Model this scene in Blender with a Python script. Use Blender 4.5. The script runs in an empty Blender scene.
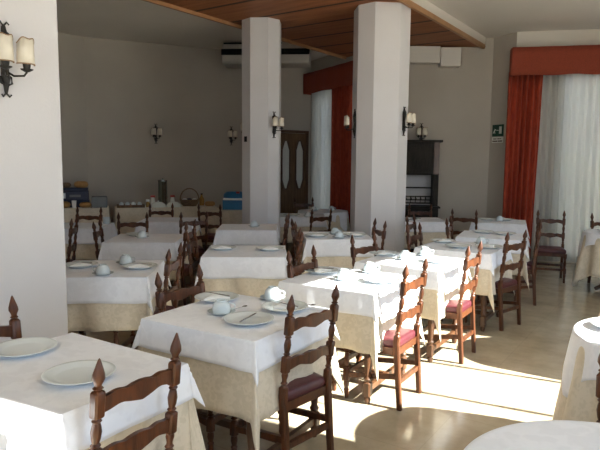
import bpy, bmesh, math, random
from mathutils import Vector, Matrix
random.seed(7)
PI = math.pi
C = bpy.context.scene.collection
scene = bpy.context.scene

# ------------------------------------------------------------------ helpers
def nm(name):
    m = bpy.data.materials.new(name); m.use_nodes = True
    nt = m.node_tree
    return m, nt, nt.nodes['Principled BSDF']

def setp(b, **k):
    for kk, v in k.items():
        kk = kk.replace('_', ' ')
        if kk in b.inputs: b.inputs[kk].default_value = v

def noise_mat(name, c1, c2, scale=8, rough=.6, bump=0., bscale=60, stretch=(1, 1, 1), spec=.5, detail=4, metallic=0., coords='Object'):
    m, nt, b = nm(name)
    N = nt.nodes; L = nt.links
    tc = N.new('ShaderNodeTexCoord'); mp = N.new('ShaderNodeMapping'); mp.inputs['Scale'].default_value = stretch
    L.new(tc.outputs[coords], mp.inputs[0])
    n = N.new('ShaderNodeTexNoise'); n.inputs['Scale'].default_value = scale; n.inputs['Detail'].default_value = detail
    L.new(mp.outputs[0], n.inputs['Vector'])
    r = N.new('ShaderNodeValToRGB'); r.color_ramp.elements[0].position = .3; r.color_ramp.elements[1].position = .7
    r.color_ramp.elements[0].color = (*c1, 1); r.color_ramp.elements[1].color = (*c2, 1)
    L.new(n.outputs['Fac'], r.inputs[0]); L.new(r.outputs[0], b.inputs['Base Color'])
    setp(b, Roughness=rough, Metallic=metallic); b.inputs['Specular IOR Level'].default_value = spec
    if bump:
        n2 = N.new('ShaderNodeTexNoise'); n2.inputs['Scale'].default_value = bscale; n2.inputs['Detail'].default_value = 3
        L.new(mp.outputs[0], n2.inputs['Vector'])
        bp = N.new('ShaderNodeBump'); bp.inputs['Strength'].default_value = bump; bp.inputs['Distance'].default_value = .01
        L.new(n2.outputs['Fac'], bp.inputs['Height']); L.new(bp.outputs[0], b.inputs['Normal'])
    return m

M = {}
M['wall'] = noise_mat('wall_paint', (.40, .355, .30), (.44, .395, .335), 1.2, .9, .15, 90)
M['white_paint'] = noise_mat('white_paint', (.57, .545, .54), (.61, .585, .58), 1.5, .85, .15, 90)
M['ceiling'] = noise_mat('ceiling_paint', (.63, .585, .52), (.68, .635, .57), .8, .9, .1, 50)
M['wood_dark'] = noise_mat('chair_walnut', (.040, .013, .0055), (.11, .036, .0125), 9, .36, .12, 40, (4, 4, .7), .35)
M['wood_table'] = noise_mat('table_walnut', (.055, .022, .009), (.10, .042, .017), 9, .4, .1, 40, (4, 4, .7))
M['wood_black'] = noise_mat('blackened_oak', (.018, .014, .010), (.035, .028, .021), 12, .65, .2, 50, (3, 3, .6), .2)
M['door_wood'] = noise_mat('door_walnut', (.08, .042, .02), (.15, .085, .042), 7, .6, .15, 40, (4, 4, .5), .25)
M['trim_wood'] = noise_mat('trim_oak', (.34, .17, .07), (.42, .22, .10), 6, .45, .1, 40, (1, 1, 1))
M['leather'] = noise_mat('burgundy_leather', (.055, .008, .012), (.08, .011, .017), 14, .42, .2, 220)
M['iron'] = noise_mat('wrought_iron', (.018, .016, .014), (.045, .038, .03), 30, .5, .3, 80, metallic=.6)
M['shade'] = noise_mat('cream_shade', (.68, .61, .49), (.74, .67, .55), 20, .8, .1, 200)
M['shade_trim'] = noise_mat('shade_braid', (.25, .15, .08), (.35, .22, .12), 60, .8)
M['china'] = noise_mat('white_china', (.56, .62, .64), (.61, .67, .69), 3, .18)
M['china_plate'] = noise_mat('white_stoneware', (.66, .70, .70), (.70, .74, .74), 3, .2)
M['china_warm'] = noise_mat('cream_china', (.74, .76, .70), (.78, .80, .74), 3, .2)
M['paper'] = noise_mat('paper_napkin', (.80, .80, .78), (.86, .86, .84), 30, .9, .2, 120)
M['steel'] = noise_mat('cutlery_steel', (.32, .32, .33), (.45, .45, .46), 20, .25, metallic=1.)
M['urn_steel'] = noise_mat('urn_steel', (.14, .16, .14), (.2, .22, .2), 5, .2, metallic=1.)
M['black_plastic'] = noise_mat('black_plastic', (.010, .010, .011), (.016, .016, .016), 20, .85, spec=.1)
M['ac_white'] = noise_mat('appliance_white', (.42, .39, .35), (.46, .43, .39), 3, .5)
M['red_velvet'] = noise_mat('red_velvet', (.24, .028, .010), (.38, .05, .017), 30, .85, .3, 120, (1, 1, .3))
M['red_pelmet'] = noise_mat('red_pelmet', (.22, .036, .015), (.28, .046, .019), 60, .85, .3, 150)
M['blue_plastic'] = noise_mat('blue_plastic', (.01, .12, .27), (.015, .15, .33), 8, .4)
M['navy_card'] = noise_mat('navy_card', (.016, .02, .045), (.03, .035, .07), 8, .6)
M['grey_card'] = noise_mat('grey_card', (.16, .17, .17), (.2, .21, .21), 8, .7)
M['bread'] = noise_mat('bread_crust', (.33, .16, .05), (.46, .26, .09), 18, .8, .4, 50)
M['wicker'] = noise_mat('wicker', (.10, .06, .03), (.24, .15, .08), 50, .8, .5, 80)
M['amber'] = noise_mat('amber_glass', (.30, .15, .03), (.36, .19, .04), 6, .15)
M['red_plastic'] = noise_mat('red_plastic', (.35, .03, .02), (.42, .04, .03), 10, .4)
M['green_sign'] = noise_mat('sign_green', (.002, .036, .020), (.002, .044, .025), 5, .4)
M['sign_white'] = noise_mat('sign_white', (.62, .64, .58), (.68, .70, .64), 5, .5)
M['ground'] = noise_mat('terrace_paving', (.36, .33, .28), (.46, .42, .36), 3, .9, .3, 20)
M['leaf'] = noise_mat('hedge_leaf', (.03, .07, .015), (.10, .18, .04), 10, .8, .6, 30)

def cloth_mat(name, c1, c2, pat, scale):
    m, nt, b = nm(name); N = nt.nodes; L = nt.links
    tc = N.new('ShaderNodeTexCoord')
    w = N.new('ShaderNodeTexVoronoi'); w.inputs['Scale'].default_value = scale
    n0 = N.new('ShaderNodeTexNoise'); n0.inputs['Scale'].default_value = scale * 1.3; n0.inputs['Detail'].default_value = 2
    ad = N.new('ShaderNodeMix'); ad.data_type = 'VECTOR'; ad.inputs['Factor'].default_value = .25
    L.new(tc.outputs['UV'], ad.inputs[4]); L.new(n0.outputs['Color'], ad.inputs[5]); L.new(tc.outputs['UV'], n0.inputs['Vector'])
    L.new(ad.outputs[1], w.inputs['Vector'])
    r = N.new('ShaderNodeValToRGB'); r.color_ramp.elements[0].position = .42; r.color_ramp.elements[1].position = .58
    r.color_ramp.elements[0].color = (*c1, 1); r.color_ramp.elements[1].color = (*c2, 1)
    L.new(w.outputs['Distance'], r.inputs[0]); L.new(r.outputs[0], b.inputs['Base Color'])
    setp(b, Roughness=.85); b.inputs['Sheen Weight'].default_value = .1
    n2 = N.new('ShaderNodeTexNoise'); n2.inputs['Scale'].default_value = 5; n2.inputs['Detail'].default_value = 5
    L.new(tc.outputs['Object'], n2.inputs['Vector'])
    bp = N.new('ShaderNodeBump'); bp.inputs['Strength'].default_value = pat; bp.inputs['Distance'].default_value = .02
    L.new(n2.outputs['Fac'], bp.inputs['Height']); L.new(bp.outputs[0], b.inputs['Normal'])
    return m
M['cloth_white'] = cloth_mat('white_damask', (.74, .75, .795), (.78, .79, .835), .35, 9)
M['cloth_tan'] = cloth_mat('tan_damask', (.60, .525, .405), (.66, .58, .46), .4, 14)

def floor_mat():
    m, nt, b = nm('polished_stone'); N = nt.nodes; L = nt.links
    tc = N.new('ShaderNodeTexCoord'); mp = N.new('ShaderNodeMapping'); mp.inputs['Rotation'].default_value = (0, 0, math.radians(34))
    L.new(tc.outputs['Object'], mp.inputs[0])
    n = N.new('ShaderNodeTexNoise'); n.inputs['Scale'].default_value = 3.2; n.inputs['Detail'].default_value = 8; n.inputs['Roughness'].default_value = .65
    L.new(mp.outputs[0], n.inputs['Vector'])
    r = N.new('ShaderNodeValToRGB'); r.color_ramp.elements[0].position = .35; r.color_ramp.elements[1].position = .68
    r.color_ramp.elements[0].color = (.33, .27, .185, 1); r.color_ramp.elements[1].color = (.47, .395, .285, 1)
    L.new(n.outputs['Fac'], r.inputs[0])
    br = N.new('ShaderNodeTexBrick'); br.offset = 0; br.inputs['Scale'].default_value = 1
    br.inputs['Brick Width'].default_value = .6; br.inputs['Row Height'].default_value = .6; br.inputs['Mortar Size'].default_value = .003
    br.inputs['Color1'].default_value = (1, 1, 1, 1); br.inputs['Color2'].default_value = (.95, .95, .95, 1); br.inputs['Mortar'].default_value = (.85, .84, .82, 1)
    L.new(mp.outputs[0], br.inputs['Vector'])
    mx = N.new('ShaderNodeMix'); mx.data_type = 'RGBA'; mx.blend_type = 'MULTIPLY'; mx.inputs['Factor'].default_value = 1
    L.new(r.outputs[0], mx.inputs[6]); L.new(br.outputs['Color'], mx.inputs[7]); L.new(mx.outputs[2], b.inputs['Base Color'])
    setp(b, Roughness=.16)
    return m
M['floor'] = floor_mat()

def panel_mat():
    m, nt, b = nm('ceiling_wood_panels'); N = nt.nodes; L = nt.links
    tc = N.new('ShaderNodeTexCoord'); mp = N.new('ShaderNodeMapping'); mp.inputs['Rotation'].default_value = (0, 0, math.radians(34.4))
    L.new(tc.outputs['Object'], mp.inputs[0])
    n = N.new('ShaderNodeTexNoise'); n.inputs['Scale'].default_value = 2.5; n.inputs['Detail'].default_value = 6
    mp2 = N.new('ShaderNodeMapping'); mp2.inputs['Scale'].default_value = (.6, 6, 1); L.new(mp.outputs[0], mp2.inputs[0]); L.new(mp2.outputs[0], n.inputs['Vector'])
    r = N.new('ShaderNodeValToRGB'); r.color_ramp.elements[0].position = .3; r.color_ramp.elements[1].position = .7
    r.color_ramp.elements[0].color = (.21, .075, .030, 1); r.color_ramp.elements[1].color = (.31, .12, .05, 1)
    L.new(n.outputs['Fac'], r.inputs[0])
    sx = N.new('ShaderNodeSeparateXYZ'); L.new(mp.outputs[0], sx.inputs[0])
    mo = N.new('ShaderNodeMath'); mo.operation = 'PINGPONG'; mo.inputs[1].default_value = .37; L.new(sx.outputs['Y'], mo.inputs[0])
    lt = N.new('ShaderNodeMath'); lt.operation = 'LESS_THAN'; lt.inputs[1].default_value = .03; L.new(mo.outputs[0], lt.inputs[0])
    mx = N.new('ShaderNodeMix'); mx.data_type = 'RGBA'; L.new(lt.outputs[0], mx.inputs[0]); L.new(r.outputs[0], mx.inputs[6])
    mx.inputs[7].default_value = (.035, .015, .008, 1); L.new(mx.outputs[2], b.inputs['Base Color'])
    setp(b, Roughness=.6); b.inputs['Specular IOR Level'].default_value = .25
    return m
M['panel'] = panel_mat()

def sheer_mat():
    m, nt, b = nm('sheer_voile'); N = nt.nodes; L = nt.links
    out = N['Material Output']; N.remove(b)
    d = N.new('ShaderNodeBsdfDiffuse'); d.inputs[0].default_value = (.70, .69, .65, 1)
    t = N.new('ShaderNodeBsdfTranslucent'); t.inputs[0].default_value = (.52, .51, .48, 1)
    tr = N.new('ShaderNodeBsdfTransparent')
    m1 = N.new('ShaderNodeMixShader'); m1.inputs[0].default_value = .42; L.new(d.outputs[0], m1.inputs[1]); L.new(t.outputs[0], m1.inputs[2])
    m2 = N.new('ShaderNodeMixShader'); m2.inputs[0].default_value = .10; L.new(m1.outputs[0], m2.inputs[1]); L.new(tr.outputs[0], m2.inputs[2])
    L.new(m2.outputs[0], out.inputs[0])
    return m
M['sheer'] = sheer_mat()

def glass_mat():
    m, nt, b = nm('window_glass'); N = nt.nodes; L = nt.links
    out = N['Material Output']; N.remove(b)
    g = N.new('ShaderNodeBsdfGlossy'); g.inputs['Roughness'].default_value = .02
    tr = N.new('ShaderNodeBsdfTransparent'); tr.inputs[0].default_value = (.95, .97, .96, 1)
    mm = N.new('ShaderNodeMixShader'); mm.inputs[0].default_value = .05
    L.new(tr.outputs[0], mm.inputs[1]); L.new(g.outputs[0], mm.inputs[2]); L.new(mm.outputs[0], out.inputs[0])
    return m
M['glass'] = glass_mat()
M['frosted'] = noise_mat('frosted_pane', (.45, .45, .42), (.52, .52, .48), 40, .25)

# ---- mesh builder
class MB:
    def __init__(s): s.bm = bmesh.new()
    def add(s, verts, faces, mat=None):
        vs = [s.bm.verts.new(mat @ Vector(v) if mat else v) for v in verts]
        for f in faces:
            try: s.bm.faces.new([vs[i] for i in f])
            except ValueError: pass
        return vs
    def box(s, x0, x1, y0, y1, z0, z1, mat=None):
        v = [(x0, y0, z0), (x1, y0, z0), (x1, y1, z0), (x0, y1, z0), (x0, y0, z1), (x1, y0, z1), (x1, y1, z1), (x0, y1, z1)]
        f = [(0, 3, 2, 1), (4, 5, 6, 7), (0, 1, 5, 4), (1, 2, 6, 5), (2, 3, 7, 6), (3, 0, 4, 7)]
        s.add(v, f, mat); return s
    def bar(s, p, q, w, h):        # rectangular bar p->q
        p = Vector(p); q = Vector(q); d = (q - p); l = d.length
        m = Matrix.Translation(p) @ d.to_track_quat('Y', 'Z').to_matrix().to_4x4()
        s.box(-w / 2, w / 2, 0, l, -h / 2, h / 2, m); return s
    def tube(s, pts, r, n=8, cap=True):
        pts = [Vector(p) for p in pts]; rs = r if isinstance(r, (list, tuple)) else [r] * len(pts)
        rings = []
        ref = Vector((.137, .31, .94)).normalized()
        for i, p in enumerate(pts):
            d = (pts[min(i + 1, len(pts) - 1)] - pts[max(i - 1, 0)]).normalized()
            a = d.cross(ref)
            if a.length < 1e-3: a = d.cross(Vector((1, 0, 0)))
            a.normalize(); b = d.cross(a)
            rings.append([s.bm.verts.new(p + (a * math.cos(2 * PI * k / n) + b * math.sin(2 * PI * k / n)) * rs[i]) for k in range(n)])
        for i in range(len(rings) - 1):
            for k in range(n):
                s.bm.faces.new((rings[i][k], rings[i][(k + 1) % n], rings[i + 1][(k + 1) % n], rings[i + 1][k]))
        if cap:
            s.bm.faces.new(rings[0][::-1]); s.bm.faces.new(rings[-1])
        return s
    def lathe(s, prof, n=24, mat=None, closed_ends=True):   # prof [(r,z)]
        rings = []
        for r, z in prof:
            if r < 1e-5:
                v = Vector((0, 0, z)); rings.append([s.bm.verts.new(mat @ v if mat else v)])
            else:
                ring = []
                for k in range(n):
                    v = Vector((r * math.cos(2 * PI * k / n), r * math.sin(2 * PI * k / n), z))
                    ring.append(s.bm.verts.new(mat @ v if mat else v))
                rings.append(ring)
        for a, b in zip(rings, rings[1:]):
            for k in range(n):
                k2 = (k + 1) % n
                if len(a) == 1 and len(b) == 1: continue
                if len(a) == 1: s.bm.faces.new((a[0], b[k2], b[k]))
                elif len(b) == 1: s.bm.faces.new((a[k], a[k2], b[0]))
                else: s.bm.faces.new((a[k], a[k2], b[k2], b[k]))
        if closed_ends:
            if len(rings[0]) > 1: s.bm.faces.new(rings[0][::-1])
            if len(rings[-1]) > 1: s.bm.faces.new(rings[-1])
        return s
    def sections(s, secs):   # [(cx,cy,z,half,shape)] square/round posts : shape 0 square 1 round (16-gon)
        rings = []
        for cx, cy, z, h, sh in secs:
            ring = []
            for k in range(16):
                a = 2 * PI * (k + .5) / 16
                c, sn = math.cos(a), math.sin(a)
                if sh == 0:
                    q = 1 / max(abs(c), abs(sn)); bev = min(q, 1.30)
                    ring.append((cx + h * c * bev, cy + h * sn * bev, z))
                else: ring.append((cx + h * c, cy + h * sn, z))
            rings.append([s.bm.verts.new(p) for p in ring])
        for a, b in zip(rings, rings[1:]):
            for k in range(16):
                s.bm.faces.new((a[k], a[(k + 1) % 16], b[(k + 1) % 16], b[k]))
        s.bm.faces.new(rings[0][::-1]); s.bm.faces.new(rings[-1])
        return s
    def prism(s, poly, z0, z1):
        n = len(poly)
        a = [s.bm.verts.new((x, y, z0)) for x, y in poly]; b = [s.bm.verts.new((x, y, z1)) for x, y in poly]
        s.bm.faces.new(a[::-1]); s.bm.faces.new(b)
        for k in range(n): s.bm.faces.new((a[k], a[(k + 1) % n], b[(k + 1) % n], b[k]))
        return s
    def build(s, name, mat, parent=None, loc=None, smooth=None, bevel=0, rot=None):
        bm = s.bm
        bmesh.ops.recalc_face_normals(bm, faces=bm.faces)
        if bevel:
            es = [e for e in bm.edges if len(e.link_faces) == 2 and e.calc_face_angle(0) > .6]
            bmesh.ops.bevel(bm, geom=es, offset=bevel, segments=2, affect='EDGES', profile=.5)
        me = bpy.data.meshes.new(name); bm.to_mesh(me); bm.free()
        if smooth is not None:
            for p in me.polygons: p.use_smooth = True
            me.set_sharp_from_angle(angle=math.radians(smooth))
        me.materials.append(mat)
        o = bpy.data.objects.new(name, me); C.objects.link(o)
        if parent: o.parent = parent
        if loc: o.location = loc
        if rot: o.rotation_euler = rot
        return o

def tag(o, label, cat, group=None, kind=None):
    o['label'] = label; o['category'] = cat
    if group: o['group'] = group
    if kind: o['kind'] = kind
    return o
def struct(o): o['kind'] = 'structure'; return o
def empty(name, loc=(0, 0, 0), rz=0):
    o = bpy.data.objects.new(name, None); C.objects.link(o); o.location = loc; o.rotation_euler = (0, 0, rz)
    o.empty_display_size = .1
    return o
def copy_tree(o, parent=None):
    c = o.copy(); C.objects.link(c)
    if parent: c.parent = parent
    for ch in list(o.children): copy_tree(ch, c)
    return c
used = set()
def inst(proto, key, loc, rz, label, group=None):
    """first use moves the prototype itself, later uses are copies"""
    o = proto if key not in used else copy_tree(proto)
    used.add(key)
    o.location = loc; o.rotation_euler = (0, 0, rz); o['label'] = label
    if group: o['group'] = group
    return o
def face(dx, dy): return math.atan2(-dx, dy)

# ------------------------------------------------------------------ room
AX = Vector((.565, .825)); BX = Vector((.825, -.565))
ZC, ZW = 3.88, 3.72
def pa(p, a): return (BX.x * p + AX.x * a, BX.y * p + AX.y * a)

def wall(name, p0, p1, openings=(), z1=ZC, mat='wall', th=.2, kindname=None):
    """p0->p1 with the room on the right-hand side... thickness goes to the left of the direction"""
    p0 = Vector(p0); p1 = Vector(p1); d = p1 - p0; l = d.length
    ang = math.atan2(d.y, d.x)
    m = Matrix.Translation((p0.x, p0.y, 0)) @ Matrix.Rotation(ang, 4, 'Z')
    mb = MB(); xs = 0
    for s0, s1, a, b in sorted(openings):
        mb.box(xs, s0, 0, th, 0, z1, m)
        if a > 0: mb.box(s0, s1, 0, th, 0, a, m)
        if b < z1: mb.box(s0, s1, 0, th, b, z1, m)
        xs = s1
    mb.box(xs, l, 0, th, 0, z1, m)
    o = mb.build(name, M[mat]); struct(o)
    return o, m
def portal(m, s0, s1, a, b):
    L = bpy.data.lights.new('window_daylight', 'AREA'); L.shape = 'RECTANGLE'; L.size = s1 - s0; L.size_y = b - a
    L.cycles.is_portal = True
    o = bpy.data.objects.new('window_daylight', L); C.objects.link(o)
    # area light points to its -Z ; room side is local -Y of the wall
    loc = m @ Vector(((s0 + s1) / 2, .02, (a + b) / 2))
    r = m.to_3x3().to_4x4() @ Matrix.Rotation(-PI / 2, 4, 'X')
    o.matrix_world = Matrix.Translation(loc) @ r
    return o
WN = [0]
def window(m, s0, s1, a, b, mulls=1, transom=None, glass=True, posts=()):
    WN[0] += 1
    root = empty('window_%d' % WN[0]); struct(root); root.matrix_world = m
    f = MB(); w = .045
    f.box(s0, s0 + w, .08, .14, a, b).box(s1 - w, s1, .08, .14, a, b).box(s0 + w, s1 - w, .08, .14, b - w, b).box(s0 + w, s1 - w, .08, .14, a, a + w)
    for k in range(mulls):
        x = s0 + (s1 - s0) * (k + 1) / (mulls + 1); f.box(x - .02, x + .02, .085, .135, a + w, b - w)
    for x in posts: f.box(x - .016, x + .016, .085, .135, a + w, b - w)
    if transom: f.box(s0 + w, s1 - w, .087, .133, transom - .02, transom + .02)
    f.build('window_frame', M['white_paint'], root)
    if glass:
        MB().box(s0 + w, s1 - w, .105, .112, a + w, b - w).build('pane', M['glass'], root)
    portal(m, s0, s1, a, b)
    return root

# floor & ground
floor_poly = [(-7.2, -4.5), (1.9, -4.5), (9.0, 7.2), (6.0, 9.6), (3.6, 10.2), (3.6, 10.9), (1.6, 10.9), (.4, 13.2), (-1.2, 12.2), (-4.1, 11.0), (-7.2, 7.4)]
struct(MB().prism(floor_poly, -.1, 0).build('floor', M['floor']))
struct(MB().box(-45, 45, -45, 45, -.3, -.14).build('ground', M['ground']))

# walls (listed so that the outside is to the left of the direction of travel)
PW = 1.40
W = [(-7.0, 7.0), (-3.92, 10.65), (-1.2, 11.85), (.22, 12.85), (1.42, 10.58), (3.38, 10.40), (3.62, 9.95), (5.7, 9.52)]
wall('wall_left', W[0], W[1]); wall('wall_back', W[1], W[2])
wall('wall_door', W[2], W[3])
o, m2 = wall('wall_window', W[3], W[4], [(.15, 1.95, .1, 3.2)])
window(m2, .15, 1.95, .1, 3.2, 1, 2.3)
wall('wall_cabinet', W[4], W[5]); wall('wall_corner', W[5], W[6])
o, m3 = wall('wall_curtain', W[6], W[7], [(.75, 2.15, .08, 3.2)], mat='ceiling')
window(m3, .75, 2.15, .08, 3.2, 1, 2.3)
cr = Vector(pa(PW, 10.9))
W8 = (cr.x, cr.y)
o, m4 = wall('wall_far_right', W[7], W8, [(.3, 2.9, .1, 3.3)], mat='white_paint'); window(m4, .3, 2.9, .1, 3.3, 1, 2.3)
# right wall runs along the aisle with the tall glass doors that let the sun in
a_end = -2.2
W9 = pa(PW, a_end); L_r = 10.9 - a_end
def ra(a): return 10.9 - a
o, m5 = wall('wall_right', W8, W9, [(ra(6.02), ra(3.32), .06, 3.34), (ra(1.62), ra(.35), .06, 3.34)], mat='white_paint')
window(m5, ra(6.02), ra(3.32), .06, 3.34, 0, None, posts=(ra(4.30), ra(4.98)))
window(m5, ra(1.62), ra(.35), .06, 3.34, 0, None)
W10 = pa(-6.2, a_end)
o, m6 = wall('wall_behind', W9, W10, [(.4, 3.6, .2, 3.3)], mat='white_paint')
window(m6, .4, 3.6, .2, 3.3, 1, 2.4)
wall('wall_far_left', W10, W[0], mat='white_paint')
ceil_poly = [(-7.6, -4.8), pa(1.6, -4.8), pa(1.6, 11.1), (6.2, 10.0), (3.8, 10.6), (3.7, 11.2), (1.8, 11.2), (.5, 13.5), (-1.3, 12.5), (-4.2, 11.3), (-7.6, 7.6)]
struct(MB().prism(ceil_poly, ZC, ZC + .2).build('ceiling', M['ceiling']))
# dropped timber panel across the room
pL, pR = -5.72, -3.06
def lerp_wall(i, p):   # where the line p=const meets wall i
    a, b = Vector(W[i]), Vector(W[i + 1]); da, db = a.dot(BX) - p, b.dot(BX) - p
    t = da / (da - db); q = a.lerp(b, t); return (q.x, q.y)
qL = (.902, 11.561); qR = (3.235, 10.41)
sL = (-5.55, 2.5); sR = (-2.11, 2.5)
n_in = .015
poly = [sL, sR, (qR[0], qR[1] - n_in), (W[4][0], W[4][1] - .03), (qL[0] - .02, qL[1] - .02)]
struct(MB().prism(poly, ZW, ZW + .012).build('ceiling_timber_panel', M['panel']))
struct(MB().prism(poly, ZW + .012, ZC).build('ceiling_drop', M['ceiling']))
def edge_board(name, p, a0, end, side):
    mb = MB(); q0 = a0; q1 = end
    mb.bar((*q0, ZW - .012), (*q1, ZW - .012), .045, .07); struct(mb.build(name, M['trim_wood']))
edge_board('trim_1', pR, sR, (qR[0] - .05, qR[1] - .08), 1); edge_board('trim_2', pL, sL, (qL[0] - .05, qL[1] - .08), -1)
# pale boxed beam along the cabinet wall, stopping short of the corner
mb = MB(); mb.box(1.5, 2.42, 10.28, 10.47, 3.42, ZW - .02); struct(mb.build('beam', M['ceiling']))
mb = MB(); mb.box(2.422, 2.76, 10.22, 10.45, 3.36, ZW - .05); struct(mb.build('beam_end', M['ceiling']))

def pillar(name, cx, cy, w, d, ch, rz, z1):
    hx, hy = w / 2, d / 2
    P = [(-hx + ch, -hy), (hx - ch, -hy), (hx, -hy + ch), (hx, hy - ch), (hx - ch, hy), (-hx + ch, hy), (-hx, hy - ch), (-hx, -hy + ch)]
    o = MB().prism(P, 0, z1).build(name, M['white_paint'], loc=(cx, cy, 0), rot=(0, 0, rz)); return struct(o)
pillar('column_left', -.59, 8.76, .55, .56, .145, math.radians(-4), ZW)
pillar('column_right', 1.075, 7.98, .70, .68, .18, math.radians(6), ZW)
pillar('pillar_left', -2.02, 3.46, .5, 1.0, .012, math.radians(-34.4), ZC)

wall('sun_blocker_fin', pa(PW, 13.9), pa(PW + .0, 10.93))  # unseen fin added to stop grazing sun entering the far right window
# unseen slab added behind the cabinet wall to keep sun off the back window
struct(MB().box(0, 4.2, 0, .3, 0, 5.2).build('sun_blocker_wing', M['white_paint'], loc=(2.3, 10.80, 0), rot=(0, 0, math.radians(64))))
# ------------------------------------------------------------------ brown door with long octagonal panes
dv = (Vector(W[3]) - Vector(W[2])).normalized(); dang = math.atan2(dv.y, dv.x)
dpos = Vector(W[2]) + dv * 1.22
door = empty('door_1', (dpos.x, dpos.y, 0), dang); struct(door)
mb = MB(); mb.box(-.42, -.36, -.06, -.002, 0, 2.36).box(.36, .42, -.06, -.002, 0, 2.36).box(-.42, .42, -.065, -.002, 2.30, 2.36)
mb.build('door_frame', M['wood_table'], door, bevel=.004)
MB().box(-.358, .358, -.045, -.004, .01, 2.295).build('door_leaf', M['door_wood'], door, bevel=.004)
for cx in (-.18, .18):
    o8 = []
    for sx, sz in ((-1, -.62), (-1, .62), (-.35, 1), (.35, 1), (1, .62), (1, -.62), (.35, -1), (-.35, -1)):
        o8.append((cx + sx * .10, 1.62 + sz * .52))
    mb = MB()
    mb.add([(x, -.050, z) for x, z in o8] + [(x, -.046, z) for x, z in o8], [tuple(range(8))[::-1], tuple(range(8, 16))] + [(i, (i + 1) % 8, (i + 1) % 8 + 8, i + 8) for i in range(8)])
    mb.build('pane', M['frosted'], door)
    mb = MB()
    for i in range(8):
        a, b = o8[i], o8[(i + 1) % 8]; mb.bar((a[0], -.055, a[1]), (b[0], -.055, b[1]), .022, .03)
    mb.build('pane_moulding', M['wood_table'], door)

# ------------------------------------------------------------------ curtains
def curtain(name, mat, m, s0, s1, z0, z1, y, folds, amp, label, cat, taper=None, seed=0):
    rnd = random.Random(seed); n = int(folds * 14); ph = [rnd.uniform(-.6, .6) for _ in range(n + 1)]
    mb = MB(); rows = 9; grid = []
    for j in range(rows + 1):
        z = z0 + (z1 - z0) * j / rows; row = []
        k = 1 if not taper else 1 - taper * (1 - j / rows)
        for i in range(n + 1):
            t = i / n; x = s0 + (s1 - s0) * t * k
            yy = y - amp * (.5 + .5 * math.sin(t * folds * 2 * PI + .7 * math.sin(t * 9 + seed) + .25 * math.sin(j * .7 + i * .2))) * (.75 + .25 * math.sin(t * folds * 1.3 + seed))
            row.append(mb.bm.verts.new(m @ Vector((x, yy, z))))
        grid.append(row)
    for j in range(rows):
        for i in range(n): mb.bm.faces.new((grid[j][i], grid[j][i + 1], grid[j + 1][i + 1], grid[j + 1][i]))
    o = mb.build(name, mat, smooth=80)
    md = o.modifiers.new('thickness', 'SOLIDIFY'); md.thickness = .003
    return tag(o, label, cat)
def pelmet(m, s0, s1, z0, z1, dep, label, left_lap=.0):
    mb = MB(); n = 60; rows = 4; grid = []
    pts = []
    for i in range(5): pts.append((s0 + .01 * math.sin(i * 2.), -.004 - (dep - .004) * i / 5))
    for i in range(n + 1):
        t = i / n; pts.append((s0 + (s1 - s0) * t, -dep - .006 * math.sin(t * 31) - (.012 if t < .03 else 0)))
    for i in range(1, 6): pts.append((s1, -dep + dep * i / 5))
    for j in range(rows + 1):
        z = z0 + (z1 - z0) * j / rows
        grid.append([mb.bm.verts.new(m @ Vector((x, y, z + (.008 * math.sin(x * 9) if j == 0 else 0)))) for x, y in pts])
    for j in range(rows):
        for i in range(len(pts) - 1): mb.bm.faces.new((grid[j][i], grid[j][i + 1], grid[j + 1][i + 1], grid[j + 1][i]))
    o = mb.build('pelmet', M['red_pelmet'], smooth=60)
    md = o.modifiers.new('thickness', 'SOLIDIFY'); md.thickness = .012
    return tag(o, label, 'pelmet')
# wall at right: local x along W6->W7, room at negative y
pelmet(m3, -.10, 2.1, 3.13, 3.585, .24, 'wide red fabric pelmet above the bright sheer curtain on the right')
curtain('red_curtain', M['red_velvet'], m3, -.12, .43, .03, 3.2, -.075, 6, .10, 'long red velvet curtain hanging beside the green exit sign', 'curtain', .10, 3)
curtain('sheer_curtain', M['sheer'], m3, .38, 2.1, .03, 3.2, -.035, 15, .055, 'white sheer curtain under the wide red pelmet at the right', 'curtain', None, 5)
pelmet(m2, .10, 2.25, 3.13, 3.56, .24, 'dark red pelmet above the back window, between the two white columns')
curtain('red_curtain', M['red_velvet'], m2, 1.15, 2.2, .03, 3.2, -.075, 8, .10, 'long red curtain of the back window, hanging left of the larger column', 'curtain', None, 8)
curtain('sheer_curtain', M['sheer'], m2, .12, 1.2, .03, 3.2, -.04, 9, .07, 'pale sheer curtain of the back window, right of the brown door', 'curtain', None, 11)

# ------------------------------------------------------------------ exit sign
cd = (Vector(W[6]) - Vector(W[5])).normalized()
sp = Vector(W[5]) + cd * .19
sg = empty('exit_sign', (sp.x, sp.y, 2.16), math.atan2(cd.y, cd.x))
tag(sg, 'green emergency exit sign with white figure, on the wall left of the red curtain', 'sign')
MB().box(-.125, .125, -.012, 0, -.005, .20).build('sign_panel', M['green_sign'], sg, bevel=.002)
mb = MB(); mb.box(.035, .09, -.016, -.0125, .04, .165); mb.build('door_symbol', M['sign_white'], sg)
mb = MB()
mb.lathe([(.0, -.017), (.014, -.017), (.014, -.0125), (0, -.0125)], 12, Matrix.Translation((-.055, 0, .135)) @ Matrix.Rotation(PI / 2, 4, 'X') @ Matrix.Scale(-1, 4, (0, 0, 1)) @ Matrix.Translation((0, 0, .029)))
mb.bar((-.055, -.0145, .12), (-.075, -.0145, .085), .004, .022).bar((-.075, -.0145, .088), (-.055, -.0145, .045), .004, .013).bar((-.078, -.0145, .088), (-.10, -.0145, .05), .004, .013)
mb.bar((-.056, -.0145, .118), (-.025, -.0145, .10), .004, .011)
mb.build('running_figure', M['sign_white'], sg)
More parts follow.
